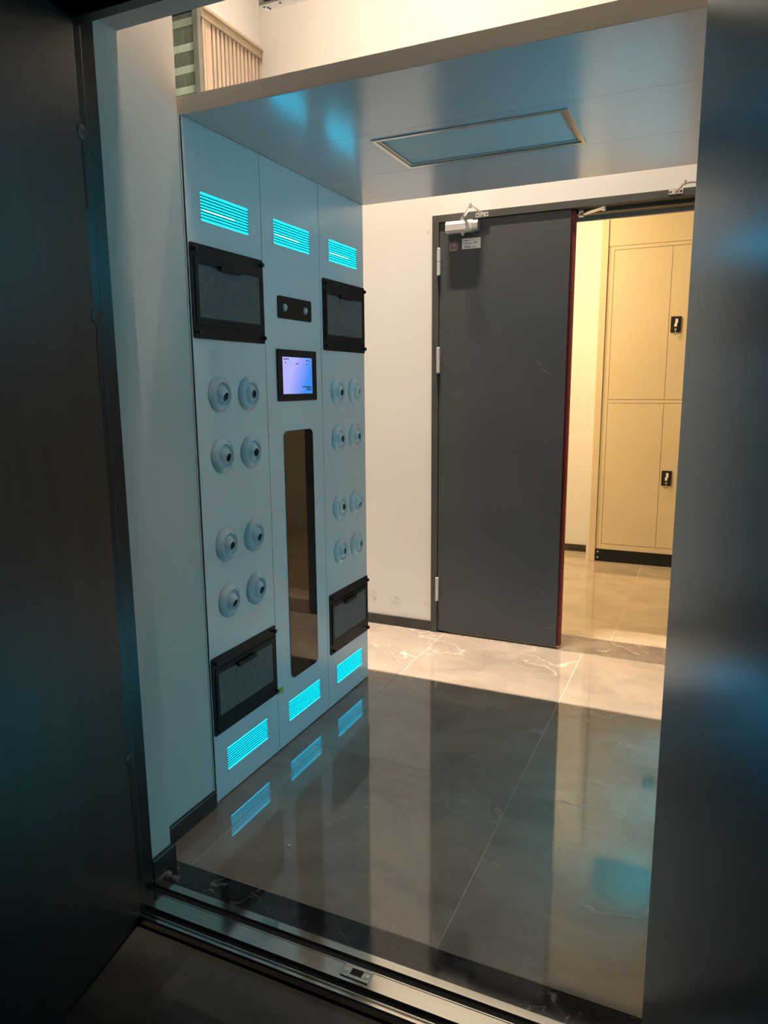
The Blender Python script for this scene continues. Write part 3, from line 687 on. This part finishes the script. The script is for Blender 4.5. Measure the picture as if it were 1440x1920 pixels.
for z0, z1, zl in ((1.281, 2.374, 1.822), (0.146, 1.249, 0.690)):
    box('cabinet_door', (0.7015, 1.1035, YF - 0.005, YF + 0.003, z0, z1), M['cabinet'], cab, 0.001)
    dr = box('cabinet_door', (1.1065, 1.5065, YF - 0.005, YF + 0.003, z0, z1), M['cabinet'], cab, 0.001)
    bm = bmesh.new(); prism(bm, rrect(1.119, 1.190, zl - 0.057, zl + 0.057, 0.005, 3), 'y', YF - 0.005, YF - 0.013)
    obj('lock_plate', bm, M['blacker'], dr, 0.001, label='black lock plate')
    bm = bmesh.new(); prism(bm, [(1.150, zl + 0.038), (1.168, zl + 0.040), (1.170, zl + 0.015), (1.163, zl + 0.002), (1.164, zl - 0.016), (1.146, zl - 0.018), (1.144, zl + 0.002), (1.151, zl + 0.012)], 'y', YF - 0.013, YF - 0.024)
    obj('lever', bm, M['white_lever'], dr, 0.002, label='silver lever handle')
    bm = bmesh.new(); lathe(bm, (1.155, YF - 0.013, zl - 0.036), (0, -1, 0), [(0.008, 0), (0.008, 0.006), (0.005, 0.007), (0, 0.007)], 14)
    bx(bm, 1.153, 1.157, YF - 0.030, YF - 0.018, zl - 0.044, zl - 0.030)
    cyl(bm, (1.155, YF - 0.027, zl - 0.046), (1.157, YF - 0.020, zl - 0.085), 0.0025, 8); bx(bm, 1.149, 1.161, YF - 0.026, YF - 0.022, zl - 0.075, zl - 0.060)
    obj('key', bm, M['chrome'], dr, label='small key hanging in the lock')
settle(cab)
struct('trim_4', [(0.742, 2.5, 3.9 + 0.30, 4.279, 2.60, 3.1)], M['rubber'], 'black bulkhead band on the wall above the beige cabinet', 'bulkhead')

# ------------------------------------------------------------------ upper left: slatted screen and glass window
sc = root('slatted_screen', (XW, 1.65, 2.85), 'timber slatted screen with a wide top rail, high on the left behind the gate', 'screen')
bm = bmesh.new(); bx(bm, XW - 0.02, XW + 0.012, 1.40, 1.921, 3.203, 3.26); bx(bm, XW + 0.012, XW + 0.02, 1.40, 1.921, 3.24, 3.252)
obj('top_rail', bm, M['rail'], sc, 0.002)
box('bottom_rail', (XW - 0.02, XW + 0.01, 1.40, 1.921, 2.851, 2.875), M['rail'], sc, 0.002)
box('backing', (XW - 0.05, XW - 0.035, 1.40, 1.921, 2.851, 3.26), M['rubber'], sc, label='dark backing behind the slats')
box('slat', (XW - 0.006, XW + 0.008, 1.404, 1.419, 2.876, 3.202), M['slat'], sc, 0.001)
box('slat', (XW - 0.006, XW + 0.004, 1.428, 1.475, 2.876, 3.202), M['slat'], sc, 0.001)
ys_ = 1.488
while ys_ + 0.024 < 1.90:
    box('slat', (XW - 0.006, XW + 0.004, ys_, ys_ + 0.0215, 2.876, 3.202), M['slat'], sc, 0.001); ys_ += 0.0345
box('slat', (XW - 0.006, XW + 0.004, ys_, 1.920, 2.876, 3.202), M['slat'], sc, 0.001)
settle(sc)
wn = root('window_1', (-1.3, 1.381, 2.85), 'green tinted louvred glass window at the upper left edge of the doorway view', 'window', kind='structure')
box('corner_post', (-1.022, -0.990, 1.372, 1.399, 2.80, 3.27), M['post'], wn, 0.002, label='grey metal corner post')
box('pane', (-1.59, -1.022, 1.392, 1.398, 2.85, 3.235), M['glass'], wn, label='green tinted glass pane')
for z in (2.880, 2.975, 3.075, 3.19):
    bm = bmesh.new(); bar(bm, (-1.59, 1.385, z), (-1.023, 1.385, z), 0.004, 0.034, (0, 0, 1)); obj('glass_blade', bm, M['glass_pale'], wn, 0.001, label='pale frosted glass blade')
box('head_rail', (-1.59, -1.022, 1.375, 1.40, 3.235, 3.27), M['rubber'], wn)
settle(wn)

# box above the front doorway (inner side)
hb = root('door_top_box', (0.53, -0.085, 2.34), 'long metal housing hung above the front doorway, underside lit blue', 'door fitting')
bm = bmesh.new(); bx(bm, 0.345, 0.72, -0.10, -0.067, 2.341, 2.346); bx(bm, 0.345, 0.72, -0.070, -0.067, 2.346, 2.50); bx(bm, 0.345, 0.358, -0.10, -0.070, 2.346, 2.50)
bx(bm, 0.707, 0.72, -0.10, -0.070, 2.346, 2.50); bx(bm, 0.345, 0.72, -0.10, -0.067, 2.50, 2.505)
obj('housing', bm, M['closer'], hb, 0.001)
box('inset', (0.372, 0.70, -0.098, -0.071, 2.347, 2.499), M['rubber'], hb, label='black face')
bm = bmesh.new()
for x, y in ((0.353, -0.088), (0.360, -0.082), (0.362, -0.075), (0.40, -0.088), (0.66, -0.088)): lathe(bm, (x, y, 2.341), (0, 0, -1), [(0.003, 0), (0.0025, 0.001), (0, 0.001)], 10)
obj('screws', bm, M['rubber'], hb)
bm = bmesh.new(); bx(bm, 0.42, 0.45, -0.303, -0.10, 2.46, 2.465); bx(bm, 0.62, 0.65, -0.303, -0.10, 2.46, 2.465)
obj('wall_bracket', bm, M['closer'], hb); settle(hb)

# ceiling lamps that give the two warm lights, and the crumb on the floor
def fixture(x, y, sx, sy, color, label, ZC):
    r = root('ceiling_lamp', (x, y, ZC - 0.02), label, 'lamp')
    bm = bmesh.new(); t = 0.02
    if ZC == 6.7:
        bx(bm, x - 0.01, x + 0.01, y - 0.01, y + 0.01, ZC, CEIL)
        bs = bmesh.new(); bx(bs, x - 0.55, x + 0.55, y - 0.085, y - 0.081, ZC - 0.42, ZC)
        obj('added_light_block', bs, M['black'], r)  # added unseen plate, keeps this lamp's light off the corridor floor
    bx(bm, x - sx, x + sx, y - sy, y - sy + t, ZC - 0.02, ZC); bx(bm, x - sx, x + sx, y + sy - t, y + sy, ZC - 0.02, ZC)
    bx(bm, x - sx, x - sx + t, y - sy + t, y + sy - t, ZC - 0.02, ZC); bx(bm, x + sx - t, x + sx, y - sy + t, y + sy - t, ZC - 0.02, ZC)
    obj('lamp_frame', bm, M['chrome'], r)
    m = mat('lamp_glow', (0.8, 0.8, 0.8), emit=color, estr=3.0)
    box('lamp_panel', (x - sx + t, x + sx - t, y - sy + t, y + sy - t, ZC - 0.012, ZC), m, r)
    settle(r)
fixture(0.15, 1.00, 0.50, 0.08, WARM, 'warm linear ceiling lamp above the gate', 6.7)
fixture(-0.5, 3.1, 0.55, 0.30, YELLOW, 'warm ceiling lamp panel in the next room', 3.2)
dl = root('ceiling_lamp', (1.15, -0.19, 4.33), 'added round fill lamp, out of view, hung between the front wall and the gate canopy', 'lamp')
bm = bmesh.new(); lathe(bm, (1.15, -0.19, 4.33), (0, 0, 1), [(0, 0), (0.10, 0), (0.10, 0.05), (0.015, 0.06), (0.008, 0.07), (0.008, CEIL - 4.33), (0, CEIL - 4.33)], 24)
obj('fill_lamp_housing', bm, M['chrome'], dl, smooth=True); settle(dl)  # body made up to carry the added fill lamp
bm = bmesh.new(); lathe(bm, (0.345, -0.095, 0), (0, 0, 1), [(0, 0.0), (0.004, 0.0), (0.0055, 0.002), (0.003, 0.004), (0, 0.0045)], 7)
for v in bm.verts: v.co.x = 0.345 + (v.co.x - 0.345) * (1.0 + 0.4 * random.random())
tag(obj('paper_scrap', bm, M['paper'], None), 'tiny white scrap lying on the dark floor tile near the threshold', 'litter')
